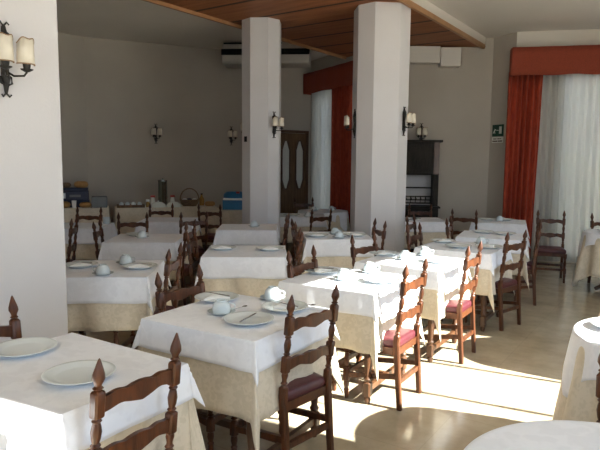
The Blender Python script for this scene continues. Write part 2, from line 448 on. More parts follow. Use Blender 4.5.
mb = MB(); mb.bar((-.012, -.0145, .10), (.022, -.0145, .10), .004, .012); mb.build('arrow', M['sign_white'], sg)
MB().box(-.125, .125, -.010, 0, -.115, -.015).build('text_plate', M['sign_white'], sg)
mb = MB()
for x0, x1 in ((-.095, -.02), (.0, .05), (.062, .085)): mb.box(x0, x1, -.0125, -.0102, -.055, -.04)
for x0, x1 in ((-.11, .0), (.012, .11)): mb.box(x0, x1, -.0125, -.0102, -.098, -.078)
mb.build('text_line', M['wood_dark'], sg)

# ------------------------------------------------------------------ chair
def make_chair():
    root = empty('ladder_back_chair')
    root['category'] = 'chair'
    W2 = .178
    lean = lambda z: -.058 * max(0, (z - .46)) / .54
    for sx in (-1, 1):
        x = sx * W2; S = []
        def a(z, h, sh, y=None): S.append((x, lean(z) if y is None else y, z, h, sh))
        a(0, .017, 0, -.035); a(.30, .019, 0, -.012); a(.46, .020, 0); a(.505, .020, 0); a(.512, .0165, 1)
        a(.52, .013, 1); a(.528, .019, 1); a(.536, .013, 1); a(.548, .0125, 1); a(.57, .018, 1); a(.582, .016, 1); a(.588, .0195, 0)
        a(.592, .021, 0); a(.668, .021, 0); a(.672, .0185, 0); a(.678, .013, 1); a(.686, .0185, 1); a(.694, .0125, 1); a(.71, .0165, 1); a(.735, .0195, 1)
        a(.757, .016, 1); a(.768, .0125, 1); a(.776, .018, 1); a(.784, .013, 1); a(.789, .0185, 0); a(.793, .021, 0); a(.876, .021, 0); a(.883, .017, 0)
        a(.888, .0115, 1); a(.894, .019, 1); a(.902, .012, 1); a(.912, .015, 1); a(.928, .0225, 1); a(.944, .021, 1); a(.965, .0145, 1); a(.985, .008, 1); a(.996, .004, 1); a(1.0, .001, 1)
        MB().sections(S).build('back_post', M['wood_dark'], root, smooth=35)
    def slat(zc, hh):
        mb = MB(); n = 32; fr = []
        for side in (-.010, .010):
            top = []; bot = []
            for i in range(n + 1):
                t = i / n; x = -W2 + .012 + (2 * W2 - .024) * t; u = abs(2 * t - 1)
                tp = hh * (.42 + .20 * (1 - u) + .07 * math.exp(-((u - .62) / .16) ** 2) - .08 * math.exp(-((u - .36) / .12) ** 2))
                bt = -hh * (.50 - .24 * math.exp(-((u - .55) / .26) ** 2) + .08 * math.exp(-(u / .12) ** 2))
                bow = -.012 * (1 - u * u)
                yy = lean(zc) + side + bow
                top.append(mb.bm.verts.new((x, yy, zc + tp))); bot.append(mb.bm.verts.new((x, yy, zc + bt)))
            fr.append((top, bot))
        (t0, b0), (t1, b1) = fr
        for i in range(n):
            mb.bm.faces.new((t0[i], b0[i], b0[i + 1], t0[i + 1])); mb.bm.faces.new((t1[i], t1[i + 1], b1[i + 1], b1[i]))
            mb.bm.faces.new((t0[i], t0[i + 1], t1[i + 1], t1[i])); mb.bm.faces.new((b0[i], b1[i], b1[i + 1], b0[i + 1]))
        for i in (0, n): mb.bm.faces.new((t0[i], t1[i], b1[i], b0[i]))
        mb.build('slat', M['wood_dark'], root, smooth=40)
    slat(.832, .06); slat(.628, .06)
    for sx in (-1, 1):
        x = sx * .192; S = []
        def a(z, h, sh): S.append((x, .365, z, h, sh))
        a(0, .013, 1); a(.02, .018, 1); a(.05, .016, 1); a(.06, .02, 1); a(.07, .014, 1); a(.10, .0205, 1); a(.128, .018, 1); a(.132, .021, 0); a(.205, .021, 0); a(.21, .018, 1)
        a(.22, .013, 1); a(.228, .0195, 1); a(.236, .013, 1); a(.27, .0205, 1); a(.31, .016, 1); a(.33, .013, 1); a(.338, .0195, 1); a(.346, .014, 1); a(.352, .021, 0); a(.415, .021, 0)
        MB().sections(S).build('leg', M['wood_dark'], root, smooth=35)
    mb = MB()
    mb.bar((-.172, .01, .395), (-.19, .36, .395), .024, .05).bar((.172, .01, .395), (.19, .36, .395), .024, .05).bar((-.19, .367, .395), (.19, .367, .395), .024, .05).bar((-.17, .0, .395), (.17, .0, .395), .022, .05)
    mb.build('seat_frame', M['wood_dark'], root)
    for sx in (-1, 1): MB().bar((sx * .172, -.018, .225), (sx * .191, .362, .17), .022, .034).build('stretcher', M['wood_dark'], root)
    MB().bar((-.19, .362, .185), (.19, .362, .185), .022, .034).build('stretcher', M['wood_dark'], root)
    MB().bar((-.172, -.020, .19), (.172, -.020, .19), .022, .034).build('stretcher', M['wood_dark'], root)
    # padded seat : rounded trapezoid
    mb = MB(); prof = [(.0, .418), (.985, .418), (1.0, .424), (1.01, .44), (1.0, .458), (.96, .470), (.85, .476), (.5, .482), (0, .484)]
    rings = []; n = 48
    for k, z in prof:
        if k == 0: rings.append([mb.bm.verts.new((0, .19, z))]); continue
        ring = []
        for i in range(n):
            t = 2 * PI * i / n; c, sn = math.cos(t), math.sin(t); e = .16
            X = math.copysign(abs(c) ** e, c); Y = math.copysign(abs(sn) ** e, sn)
            y = .19 + Y * .198 * k; hw = (.186 + .022 * Y)
            ring.append(mb.bm.verts.new((X * hw * k, y, z)))
        rings.append(ring)
    for A, B in zip(rings, rings[1:]):
        for i in range(n):
            j = (i + 1) % n
            if len(A) == 1: mb.bm.faces.new((A[0], B[j], B[i]))
            elif len(B) == 1: mb.bm.faces.new((A[i], A[j], B[0]))
            else: mb.bm.faces.new((A[i], A[j], B[j], B[i]))
    s = mb.build('seat', M['leather'], root, smooth=60); s['label'] = 'burgundy leather padded seat'
    return root
CHAIR = make_chair()
def chair(x, y, fx, fy, label, group=None): return inst(CHAIR, 'chair', (x, y, 0), face(fx, fy), label, group)

# ------------------------------------------------------------------ tables and cloths
ZT = .784
def turned_leg(mb, x, y, top):
    S = []
    def a(z, h, sh): S.append((x, y, z, h, sh))
    a(0, .018, 1); a(.03, .026, 1); a(.05, .02, 1); a(.06, .03, 0); a(.15, .03, 0); a(.16, .022, 1); a(.18, .03, 1); a(.20, .02, 1); a(.30, .031, 1); a(.40, .027, 1); a(.46, .02, 1); a(.475, .03, 1); a(.49, .021, 1); a(.5, .031, 0); a(top, .031, 0)
    mb.sections(S)
def make_table():
    root = empty('dining_table'); root['category'] = 'table'
    MB().box(-.385, .385, -.385, .385, ZT - .028, ZT - .003).build('tabletop', M['wood_table'], root, bevel=.004)
    for sx in (-1, 1):
        for sy in (-1, 1):
            mb = MB(); turned_leg(mb, sx * .335, sy * .335, ZT - .03); mb.build('leg', M['wood_table'], root, smooth=35)
    mb = MB()
    for sx in (-1, 1): mb.bar((sx * .335, -.31, ZT - .08), (sx * .335, .31, ZT - .08), .022, .10)
    for sy in (-1, 1): mb.bar((-.31, sy * .335, ZT - .08), (.31, sy * .335, ZT - .08), .022, .10)
    mb.build('apron', M['wood_table'], root)
    for sx in (-1, 1): MB().bar((sx * .335, -.31, .105), (sx * .335, .31, .105), .03, .04).build('stretcher', M['wood_table'], root)
    MB().bar((-.32, 0, .105), (.32, 0, .105), .03, .04).build('stretcher', M['wood_table'], root)
    return root
TABLE = make_table()

def cloth(name, h, d, z, K, eps, rip, seed, mat, uvs):
    rnd = random.Random(seed); ph = [rnd.uniform(0, 6.28) for _ in range(8)]
    nd = max(8, int(d / .03)); S = []
    for i in range(nd): S.append(-(h + d) + (d - .014) * i / (nd - 1))
    S += [-h - .006, -h, -h + .008]
    for i in range(13): S.append(-h + .03 + (2 * h - .06) * i / 12)
    S += [h - .008, h, h + .006]
    for i in range(nd): S.append(h + .014 + (d - .014) * i / (nd - 1))
    n = len(S); mb = MB(); V = []; UV = {}
    def mp(a, b):
        ra, rb = max(0, abs(a) - h), max(0, abs(b) - h); sa = 1 if a > 0 else -1; sb = 1 if b > 0 else -1
        if ra == 0 and rb == 0: return (a, b, z)
        if rb == 0 or ra == 0:
            r = ra + rb; al = b if rb == 0 else a; side = (0 if a > 0 else 1) if rb == 0 else (2 if b > 0 else 3)
            e = h - abs(al); fade = min(1, e / .12)
            o = eps * r + rip * (r / d) * fade * (math.sin(al * 16 + ph[side]) + .6 * math.sin(al * 27 + ph[side + 4])) + rip * (r / d)
            o = max(o, .002 + .01 * r); zz = z - r * (1 + .0) + .004 * fade * math.sin(al * 11 + ph[side])*(r/d)
            return ((sa * (h + o), b, zz) if rb == 0 else (a, sb * (h + o), zz))
        r = math.hypot(ra, rb); phi = math.atan2(rb, ra); s2 = math.sin(2 * phi) ** 2
        k = eps + K * s2 * (.74 + .26 * math.cos(8 * phi + .6 * math.sin(ph[0] + sa + 2 * sb))) + .02
        k = max(k, .03); base = rip / d
        return (sa * (h + r * (k + base) * math.cos(phi)), sb * (h + r * (k + base) * math.sin(phi)), z - r * math.sqrt(max(.1, 1 - k * k)))
    for i, a in enumerate(S):
        row = []
        for j, b in enumerate(S):
            v = mb.bm.verts.new(mp(a, b)); row.append(v); UV[v] = (a * uvs, b * uvs)
        V.append(row)
    uvl = mb.bm.loops.layers.uv.new('UVMap')
    for i in range(n - 1):
        for j in range(n - 1):
            f = mb.bm.faces.new((V[i][j], V[i + 1][j], V[i + 1][j + 1], V[i][j + 1]))
            for l in f.loops: l[uvl].uv = UV[l.vert]
    o = mb.build(name, mat, smooth=70)
    md = o.modifiers.new('thickness', 'SOLIDIFY'); md.thickness = .0022; md.offset = -1
    return o
UNDER = [cloth('undercloth', .392, .40, ZT + .001, .12, .012, .024, s, M['cloth_tan'], 1) for s in (1, 2)]
TOP = [cloth('tablecloth', .400, .15, ZT + .006, .16, .14, .004, s, M['cloth_white'], 1) for s in (3, 4)]
ZS = ZT + .0085         # what stands on the white cloth stands here
TOP.append(cloth('tablecloth', .400, .195, ZT + .006, .16, .09, .004, 6, M['cloth_white'], 1))
for i, o in enumerate(UNDER): o['category'] = 'tablecloth'
for i, o in enumerate(TOP): o['category'] = 'tablecloth'
TN = [0]
def table(x, y, yaw, place, sx=1., sy=1.):
    r = -math.radians(yaw); k = TN[0] % 2; TN[0] += 1
    t = inst(TABLE, 'table', (x, y, 0), r, 'square wooden table hidden under two cloths, the ' + place); t.scale = (sx, sy, 1)
    u = inst(UNDER[k], 'u%d' % k, (x, y, 0), r, 'tan undercloth under the white cloth of the ' + place); u.scale = (sx, sy, 1)
    kw = 2 if ('pillar' in place or 'column' in place) and 'front left' not in place else k
    w = inst(TOP[kw], 'w%d' % kw, (x, y, 0), r, 'white square cloth over the ' + place); w.scale = (sx, sy, 1)

P = dict(T0='front left table by the big pillar', T1='front centre table', T2='second table of the sunlit aisle row', T3='third table of the sunlit aisle row',
         T4='fourth table of the aisle row', T5='fifth table of the aisle row', T6='table nearest the long red curtain', L1='table just behind the big pillar',
         L2='second table behind the big pillar', L3='third table behind the big pillar', LL='farthest left table beside the pillar edge',
         M1='table in front of the left column', M2='table at the foot of the left column', N1='table in front of the larger column', N2='table by the dark cabinet',
         Q2='table by the brown door')
T = dict(T0=(-1.03, 2.28, 33), T1=(-.345, 3.235, 31), T2=(.375, 4.27, 32), T3=(1.01, 5.12, 33), T4=(1.73, 6.05, 32), T5=(2.38, 7.05, 23), T6=(3.08, 8.86, 20),
         L1=(-1.56, 4.61, -4), L2=(-1.75, 6.5, -3), L3=(-1.98, 8.62, -3), LL=(-3.0, 7.72, -4), M1=(-.53, 5.6, -2), M2=(-.70, 7.72, -2), N1=(.44, 6.9, -3), N2=(1.86, 9.0, 0), Q2=(.02, 9.56, 0))
SCL = dict(T0=1, T1=.96, T2=.95, T3=.94)
for k, (x, y, yw) in T.items(): table(x, y, yw, P[k], SCL.get(k, .97), SCL.get(k, .97))

# round tables
def round_cloth(name, r0, z, smid, scorner, rip, nf, seed, mat):
    """square cloth (half side smid, corners cut to scorner) thrown over a round top"""
    rnd = random.Random(seed); p1 = rnd.uniform(0, 6); nt_ = 160; mb = MB()
    cen = mb.bm.verts.new((0, 0, z)); UV = {cen: (0, 0)}; rings = []
    fr = [.3, .6, .85, .97, 1.0]
    for q in fr:
        ring = []
        for k in range(nt_):
            t = 2 * PI * k / nt_; v = mb.bm.verts.new((r0 * q * math.cos(t), r0 * q * math.sin(t), z)); UV[v] = (r0 * q * math.cos(t), r0 * q * math.sin(t)); ring.append(v)
        rings.append(ring)
    for q in [.02, .06, .12, .2, .3, .4, .5, .6, .7, .8, .9, 1.0]:
        ring = []
        for k in range(nt_):
            t = 2 * PI * k / nt_
            R = min(smid / max(abs(math.cos(t)), abs(math.sin(t))), scorner); dr = (R - r0) * q
            o = r0 + .004 + dr * .06 + rip * (dr / max(.01, smid - r0)) ** .8 * (1 + math.sin(nf * t + p1) + .4 * math.sin((nf + 5) * t))
            v = mb.bm.verts.new((o * math.cos(t), o * math.sin(t), z - dr * .985)); UV[v] = ((r0 + dr) * math.cos(t), (r0 + dr) * math.sin(t)); ring.append(v)
        rings.append(ring)
    uvl = mb.bm.loops.layers.uv.new('UVMap'); fs = []
    for k in range(nt_): fs.append(mb.bm.faces.new((cen, rings[0][k], rings[0][(k + 1) % nt_])))
    for A, B in zip(rings, rings[1:]):
        for k in range(nt_): fs.append(mb.bm.faces.new((A[k], B[k], B[(k + 1) % nt_], A[(k + 1) % nt_])))
    for f in fs:
        for l in f.loops: l[uvl].uv = UV[l.vert]
    o = mb.build(name, mat, smooth=70)
    md = o.modifiers.new('thickness', 'SOLIDIFY'); md.thickness = .0022; md.offset = -1
    return o
def make_round():
    root = empty('round_table'); root['category'] = 'table'
    MB().lathe([(0, ZT - .03), (.435, ZT - .03), (.44, ZT - .025), (.44, ZT - .006), (.435, ZT - .003), (0, ZT - .003)], 48).build('tabletop', M['wood_table'], root, smooth=40)
    MB().lathe([(.0, .10), (.05, .10), (.06, .16), (.04, .22), (.05, .40), (.035, .55), (.06, .68), (.10, ZT - .031), (0, ZT - .031)], 24).build('pedestal', M['wood_table'], root, smooth=50)
    for k in range(4):
        a = PI / 4 + k * PI / 2
        MB().tube([(0, 0, .14), (.16 * math.cos(a), .16 * math.sin(a), .10), (.28 * math.cos(a), .28 * math.sin(a), .025)], [.035, .028, .024], 8).build('foot', M['wood_table'], root, smooth=50)
    return root
ROUND = make_round()
RU = round_cloth('undercloth', .447, ZT + .001, .98, 1.18, .034, 10, 1, M['cloth_tan']); RU['category'] = 'tablecloth'
RW = round_cloth('tablecloth', .455, ZT + .006, .59, .80, .010, 9, 4, M['cloth_white']); RW['category'] = 'tablecloth'
def rtable(x, y, rz, place):
    inst(ROUND, 'rt', (x, y, 0), rz, 'round table hidden under two cloths, the ' + place)
    inst(RU, 'ru', (x, y, 0), rz, 'tan undercloth below the white cloth of the ' + place)
    inst(RW, 'rw', (x, y, 0), rz, 'white square cloth draped over the ' + place)
rtable(.89, 1.42, .5, 'round table cut off at bottom right')
rtable(1.88, 2.80, .58, 'round table at the right edge')
rtable(2.95, 4.42, .2, 'round table beyond the right frame edge')
rtable(4.2, 7.45, .5, 'far round table by the sheer curtain')
rtable(.42, 10.55, .1, 'round table by the back window')

# ------------------------------------------------------------------ chairs
A_, B_ = (.545, .84), (.84, -.545)
nB = (-.84, .545)
chair(-.615, 2.035, *nB, 'ladder-back chair at the very front, its lower half cut off by the frame')
chair(-1.445, 2.56, *B_, 'ladder-back chair at the left edge, only its right post showing')
chair(.04, 2.985, -.74, .67, 'front ladder-back chair with shaded dark seat, right of the front centre table')
chair(-.70, 3.49, *B_, 'ladder-back chair tucked behind the left side of the front centre table')
chair(.75, 3.90, *nB, 'sunlit red-seated chair beside the second table, nearer of the two on the bright aisle')
chair(.06, 4.42, *B_, 'chair tucked behind the left side of the second aisle table')
chair(1.425, 4.82, *nB, 'sunlit red-seated chair beside the third table, farther of the two on the bright aisle')
chair(.645, 5.38, .74, -.67, 'chair tucked behind the left side of the third aisle table')
chair(2.14, 5.77, -.66, .75, 'shaded chair beside the fourth aisle table, just past the sunlit chairs')
chair(1.31, 6.32, *B_, 'chair tucked behind the left side of the fourth aisle table')
chair(2.83, 6.87, -.927, .375, 'chair seen edge-on beside the fifth aisle table')
chair(1.93, 7.22, .927, -.375, 'chair tucked behind the left side of the fifth aisle table')
chair(3.69, 8.42, -.35, -.93, 'chair facing the room in front of the sheer curtain, right of the long red curtain')
chair(2.47, 8.58, .5, .85, 'chair standing before the bare wall, left of the table nearest the red curtain')
chair(-1.04, 4.50, -1, .05, 'chair seen side-on at the right end of the table just behind the pillar')
chair(-1.29, 6.48, -1, .08, 'chair seen side-on at the right end of the second table behind the pillar')
chair(-2.235, 6.45, .98, .15, 'chair at the left end of the second table behind the pillar')
chair(-2.17, 7.42, .25, -.97, 'chair facing the camera behind the second table beyond the pillar')
chair(-2.24, 9.22, .1, -1, 'chair behind the third table, in front of the breakfast buffet')
chair(-3.08, 8.3, -.1, -1, 'chair behind the farthest left table, below the stacked boxes')
chair(-2.72, 6.75, -1, -.21, 'chair seen side-on next to the right edge of the big pillar')
chair(-1.45, 7.75, -.45, .89, 'chair with its back to the camera, between the second and third left tables')
chair(-1.44, 9.2, .15, .98, 'chair drawn up to the blue crate table')
chair(-1.02, 5.62, 1, 0, 'chair seen side-on at the left end of the table before the left column')
chair(-.045, 5.66, -1, -.05, 'chair seen side-on at the right end of the table before the left column')
chair(-.02, 6.66, 1, .12, 'chair seen side-on at the left end of the table before the larger column')
chair(.90, 6.80, -.97, -.2, 'chair seen side-on at the right end of the table before the larger column')
chair(-.215, 7.48, -1, .05, 'chair seen side-on at right of the table under the left column')
chair(.285, 8.5, -.6, .8, 'chair with open back in the middle, drawn up to the table by the brown door')
chair(.08, 11.2, .2, -1, 'farthest chair, behind the round table by the back window')
chair(1.5, 7.5, .84, -.4, 'chair to the right of the larger column, below the dark cabinet')
chair(2.02, 9.62, -.1, -1, 'chair between the table and the dark cabinet')
chair(1.30, 1.99, .63, .77, 'chair just entering the frame at the right edge before the round table')
chair(4.30, 8.05, .15, -1, 'chair behind the far round table by the sheer curtain')

# ------------------------------------------------------------------ tableware
def make_plate():
    o = MB().lathe([(0, .004), (.075, .004), (.078, 0), (.088, 0), (.092, .005), (.125, .017), (.138, .021), (.139, .023), (.137, .0245), (.122, .0215), (.098, .011), (.088, .0085), (0, .008)], 48).build('plate', M['china_plate'], smooth=50)
    o['category'] = 'plate'; return o
PLATE = make_plate()
def make_saucer():
    o = MB().lathe([(0, .003), (.04, .003), (.042, 0), (.048, 0), (.052, .004), (.078, .015), (.080, .017), (.078, .018), (.05, .0075), (0, .007)], 40).build('saucer', M['china'], smooth=50)
    o['category'] = 'saucer'; return o
SAUCER = make_saucer()
def make_cup():   # turned upside down on its saucer
    o = MB().lathe([(.0475, .001), (.0495, 0), (.051, .002), (.052, .012), (.0515, .028), (.047, .046), (.038, .060), (.028, .066), (.0285, .072), (.0265, .0735), (.024, .073), (.023, .068), (0, .067)], 40, closed_ends=False).build('coffee_cup', M['china'], smooth=50)
    pts = [(.050, 0, .020)] + [(.058 + .020 * math.sin(t), 0, .034 - .016 * math.cos(t)) for t in [i * PI / 8 for i in range(1, 8)]] + [(.047, 0, .050)]
    MB().tube(pts, .0042, 8).build('handle', M['china'], o, smooth=60)
    o['category'] = 'cup'; return o
CUP = make_cup()
def make_napkin():
    mb = MB(); n = 8
    # square napkin folded to a soft standing triangle
    tri = [(-.085, -.05), (.085, -.05), (0, .07)]
    bot = []; 
    A = [mb.bm.verts.new((x, y, 0)) for x, y in tri]; B = [mb.bm.verts.new((x * .96, y * .96, .010)) for x, y in tri]
    mid = mb.bm.verts.new((.0, -.012, .026))
    mb.bm.faces.new(A[::-1])
    for i in range(3):
        mb.bm.faces.new((A[i], A[(i + 1) % 3], B[(i + 1) % 3], B[i])); mb.bm.faces.new((B[i], B[(i + 1) % 3], mid))
    o = mb.build('napkin', M['paper']); o['category'] = 'napkin'; return o
NAP = make_napkin()
def make_knife():
    root = MB().box(-.0045, .0045, -.105, -.012, 0, .006).build('knife', M['steel'], bevel=.0018)
    mb = MB(); mb.add([(-.005, -.012, .002), (.006, -.012, .002), (.0085, .06, .002), (.004, .10, .002), (-.004, .095, .002), (-.005, -.012, .0038), (.006, -.012, .0038), (.0085, .06, .0034), (.004, .10, .003), (-.004, .095, .0034)],
                      [(0, 4, 3, 2, 1), (5, 6, 7, 8, 9), (0, 1, 6, 5), (1, 2, 7, 6), (2, 3, 8, 7), (3, 4, 9, 8), (4, 0, 5, 9)])
    mb.build('blade', M['steel'], root); root['category'] = 'knife'; return root
KNIFE = make_knife()
def make_spoon():
    mb = MB(); mb.tube([(0, -.065, .004), (0, -.02, .003), (0, .03, .005)], [.0035, .0025, .002], 6)
    root = mb.build('teaspoon', M['steel'], smooth=60)
    mb = MB(); m = Matrix.Translation((0, .045, .007)) @ Matrix.Diagonal((.6, 1, .25, 1)); mb.lathe([(0, -.018), (.010, -.015), (.018, 0), (.010, .015), (0, .018)], 14, m)
    mb.build('bowl', M['steel'], root, smooth=60); root['category'] = 'spoon'; return root
SPOON = make_spoon()
PH = .0115
def loc2(tk, u, v):
    x, y, yw = T[tk]; a = math.radians(yw); return x + u * math.sin(a) + v * math.cos(a), y + u * math.cos(a) - v * math.sin(a)
def plate_at(x, y, lab, z=ZS): inst(PLATE, 'plate', (x, y, z), 0, lab)
def cup_at(x, y, rot, lab, ls):
    inst(SAUCER, 'saucer', (x, y, ZS), 0, ls); inst(CUP, 'cup', (x, y, ZS + .0078), math.radians(rot), lab)
def nap_at(x, y, rot, lab): inst(NAP, 'nap', (x, y, ZS + .009), math.radians(rot), lab)
def knife_at(x, y, rot, lab, z=ZS + .0215, tilt=0):
    o = inst(KNIFE, 'knife', (x, y, z), math.radians(rot), lab); o.rotation_euler = (math.radians(tilt), 0, math.radians(rot)); return o
def setting(x, y, lab, nrot=None, krot=None, kx=0, ky=0):
    plate_at(x, y, 'white plate ' + lab)
    if nrot is not None: nap_at(x - .01, y + .01, nrot, 'napkin on the plate ' + lab)
    if krot is not None: knife_at(x + kx, y + ky, krot, 'knife across the plate ' + lab, ZS + .023 if nrot is None else ZS + .033)

setting(-.875, 2.22, 'with nothing on it, right behind the front chair')
setting(-1.245, 2.53, 'with nothing on it, at the far left edge')
# front centre table
setting(-.275, 3.05, 'nearest the front corner of the front centre table', None, -20)
setting(-.085, 3.33, 'behind the chair post, right side of the front centre table', 120, 48, .0, -.01)
setting(-.52, 3.55, 'at the back left of the front centre table', 20, 55, .0, .01)
cup_at(-.445, 3.22, 5, 'upside-down cup on the front centre table, nearest the camera', 'saucer under the nearest cup of the front centre table')
cup_at(-.17, 3.58, -12, 'upside-down cup at the back of the front centre table', 'saucer under the back cup of the front centre table')
inst(SPOON, 'spoon', (-.352, 3.262, ZS + .019), math.radians(-50), 'teaspoon on the saucer of the nearest cup, front centre table')
inst(SPOON, 'spoon', (.045, 3.43, ZS), math.radians(-110), 'teaspoon lying in the sun on the front centre table')
# sunlit row
setting(.17, 4.50, 'at the back left of the second aisle table', 40, 70)
cup_at(.33, 4.22, -10, 'nearer upside-down cup on the second aisle table', 'saucer of the nearer cup on the second aisle table')
cup_at(.56, 4.52, -12, 'farther upside-down cup on the second aisle table', 'saucer of the farther cup on the second aisle table')
setting(.60, 4.16, 'in full sun on the second aisle table', 100, 50)
setting(.80, 5.42, 'at the back left of the third aisle table', 30, 75)
cup_at(.955, 5.16, -10, 'nearer upside-down cup on the third aisle table', 'saucer of the nearer cup on the third aisle table')
cup_at(1.19, 5.40, -15, 'farther upside-down cup on the third aisle table', 'saucer of the farther cup on the third aisle table')
setting(1.22, 5.05, 'in full sun on the third aisle table', 90, 50)
setting(1.60, 6.36, 'at the back of the fourth aisle table', 30)
setting(1.66, 5.97, 'at the near left of the fourth aisle table')
cup_at(1.98, 6.22, -10, 'upside-down cup on the fourth aisle table', 'saucer on the fourth aisle table')
setting(1.97, 5.94, 'at the right of the fourth aisle table', 60)
setting(2.33, 7.28, 'at the back of the fifth aisle table'); setting(2.55, 7.12, 'at the right of the fifth aisle table')
setting(2.94, 9.02, 'at the left of the table nearest the red curtain'); setting(3.2, 8.97, 'at the right of the table nearest the red curtain')
cup_at(3.08, 8.84, 0, 'upside-down cup on the table nearest the red curtain', 'saucer on the table nearest the red curtain')
# behind the pillar
setting(-1.80, 4.66, 'next to the pillar edge, on the table just behind the pillar', 30, 80)
setting(-1.30, 4.62, 'at the right of the table just behind the pillar', 10, 75)
cup_at(-1.50, 4.32, 175, 'upside-down cup nearest the camera on the table just behind the pillar', 'saucer of the near cup, table just behind the pillar')
cup_at(-1.47, 4.80, 0, 'upside-down cup at the back of the table just behind the pillar', 'saucer of the back cup, table just behind the pillar')
cup_at(-1.80, 6.50, 180, 'upside-down cup on the second table behind the pillar', 'saucer of the cup on the second table behind the pillar')
setting(-1.92, 6.72, 'at the back of the second table behind the pillar')
setting(-.77, 5.68, 'at left on the table before the left column', 20); setting(-.30, 5.66, 'at right on the table before the left column', 20)
cup_at(-.62, 7.72, 0, 'upside-down cup on the table at the foot of the left column', 'saucer on the table at the foot of the left column')
setting(.20, 6.76, 'at left on the table before the larger column', 20); setting(.66, 6.84, 'at right on the table before the larger column', 20)
cup_at(.43, 6.98, 0, 'farther upside-down cup on the table before the larger column', 'farther saucer on the table before the larger column')
cup_at(.455, 6.64, 0, 'nearer upside-down cup on the table before the larger column', 'nearer saucer on the table before the larger column')
cup_at(.58, 10.6, 0, 'upside-down cup at right on the round table by the back window', 'right saucer on the round table by the back window')
cup_at(.25, 10.42, 0, 'upside-down cup at left on the round table by the back window', 'left saucer on the round table by the back window')
setting(-.14, 9.45, 'on the table by the brown door')
cup_at(.13, 9.3, 0, 'upside-down cup on the table by the brown door', 'saucer on the table by the brown door')
setting(1.70, 2.98, 'half cut by the right edge, on the sunlit round table', None)
knife_at(1.57, 2.83, 60, 'dark knife on the sunlit round table at the right edge', ZS)
setting(1.75, 8.95, 'on the table below the dark cabinet')
setting(4.05, 7.5, 'on the far round table by the sheer curtain')
o = MB().lathe([(0, 0), (.04, 0), (.048, .01), (.05, .09), (.047, .09), (.044, .012), (0, .01)], 24).build('sugar_pot', M['china'], smooth=50, loc=(-2.70, 7.98, ZS))
tag(o, 'white straight-sided pot at the right end of the farthest left table', 'pot')

# ------------------------------------------------------------------ wall sconces
def make_sconce():
    root = empty('wall_sconce'); root['category'] = 'wall lamp'
    mb = MB()     # local: wall at y=0, lamp towards -y
    mb.tube([(0, -.012, -.17), (0, -.018, -.10), (0, -.016, .0), (0, -.018, .10), (0, -.012, .17)], [.008, .02, .012, .022, .01], 8)
    for s in (-1, 1):
        mb.tube([(0, -.015, .06), (s * .03, -.018, .085), (s * .035, -.02, .12), (s * .015, -.022, .135), (s * .008, -.02, .115)], .006, 6)
        mb.tube([(0, -.015, -.07), (s * .028, -.018, -.09), (s * .03, -.02, -.12), (s * .012, -.022, -.13), (s * .008, -.02, -.112)], .006, 6)
        mb.tube([(0, -.012, .17), (s * .018, -.014, .19), (s * .028, -.016, .178)], .005, 6)
        mb.tube([(0, -.012, -.17), (s * .018, -.014, -.19), (s * .026, -.016, -.178)], .005, 6)
    mb.box(-.018, .018, -.008, 0, -.12, .13)
    mb.build('back_plate', M['iron'], root, smooth=60)
    for s in (-1, 1):
        mb = MB(); cx, cy = s * .056, -.118
        mb.tube([(0, -.02, -.06), (s * .02, -.06, -.085), (s * .045, -.11, -.085), (cx, cy, -.065)], .0055, 8)
        arm = mb.build('arm', M['iron'], root, smooth=60)
        mb = MB(); mb.lathe([(0, -.066), (.012, -.064), (.030, -.054), (.032, -.05), (.016, -.05), (.019, -.035), (.021, -.015), (.014, -.005), (.012, .04), (0, .04)], 16, Matrix.Translation((cx, cy, 0)))
        mb.build('candle_cup', M['iron'], arm, smooth=40)
        # half-round shield with a scalloped upper edge
        mb = MB(); n = 20; lo = []; hi = []
        for i in range(n + 1):
            t = i / n; a = PI + PI * t
            r = .047
            x, y = cx + r * math.cos(a), cy + .012 + r * .9 * math.sin(a)
            top = .085 + .022 * math.sin(PI * t) ** 2 - .008 * math.cos(4 * PI * t) 
            lo.append((x, y, -.025)); hi.append((cx + (x - cx) * .94, cy + .012 + (y - cy - .012) * .94, top))
        a = [mb.bm.verts.new(p) for p in lo]; b = [mb.bm.verts.new(p) for p in hi]
        for i in range(n): mb.bm.faces.new((a[i], a[i + 1], b[i + 1], b[i]))
        sh = mb.build('lamp_shade', M['shade'], root, smooth=60)
        md = sh.modifiers.new('thickness', 'SOLIDIFY'); md.thickness = .003
        MB().tube(hi, .003, 6).build('braid', M['shade_trim'], sh, smooth=60); MB().tube(lo, .003, 6).build('braid', M['shade_trim'], sh, smooth=60)
    return root
SC = make_sconce()
def sconce(x, y, z, nx, ny, lab, sc=1):
    o = inst(SC, 'sconce', (x, y, z), math.atan2(ny, nx) + PI / 2, lab, None); o.scale = (sc,) * 3
sconce(-1.735, 3.43, 2.235, .825, -.565, 'iron twin-shade wall lamp at the upper left, on the big near pillar', 1.12)
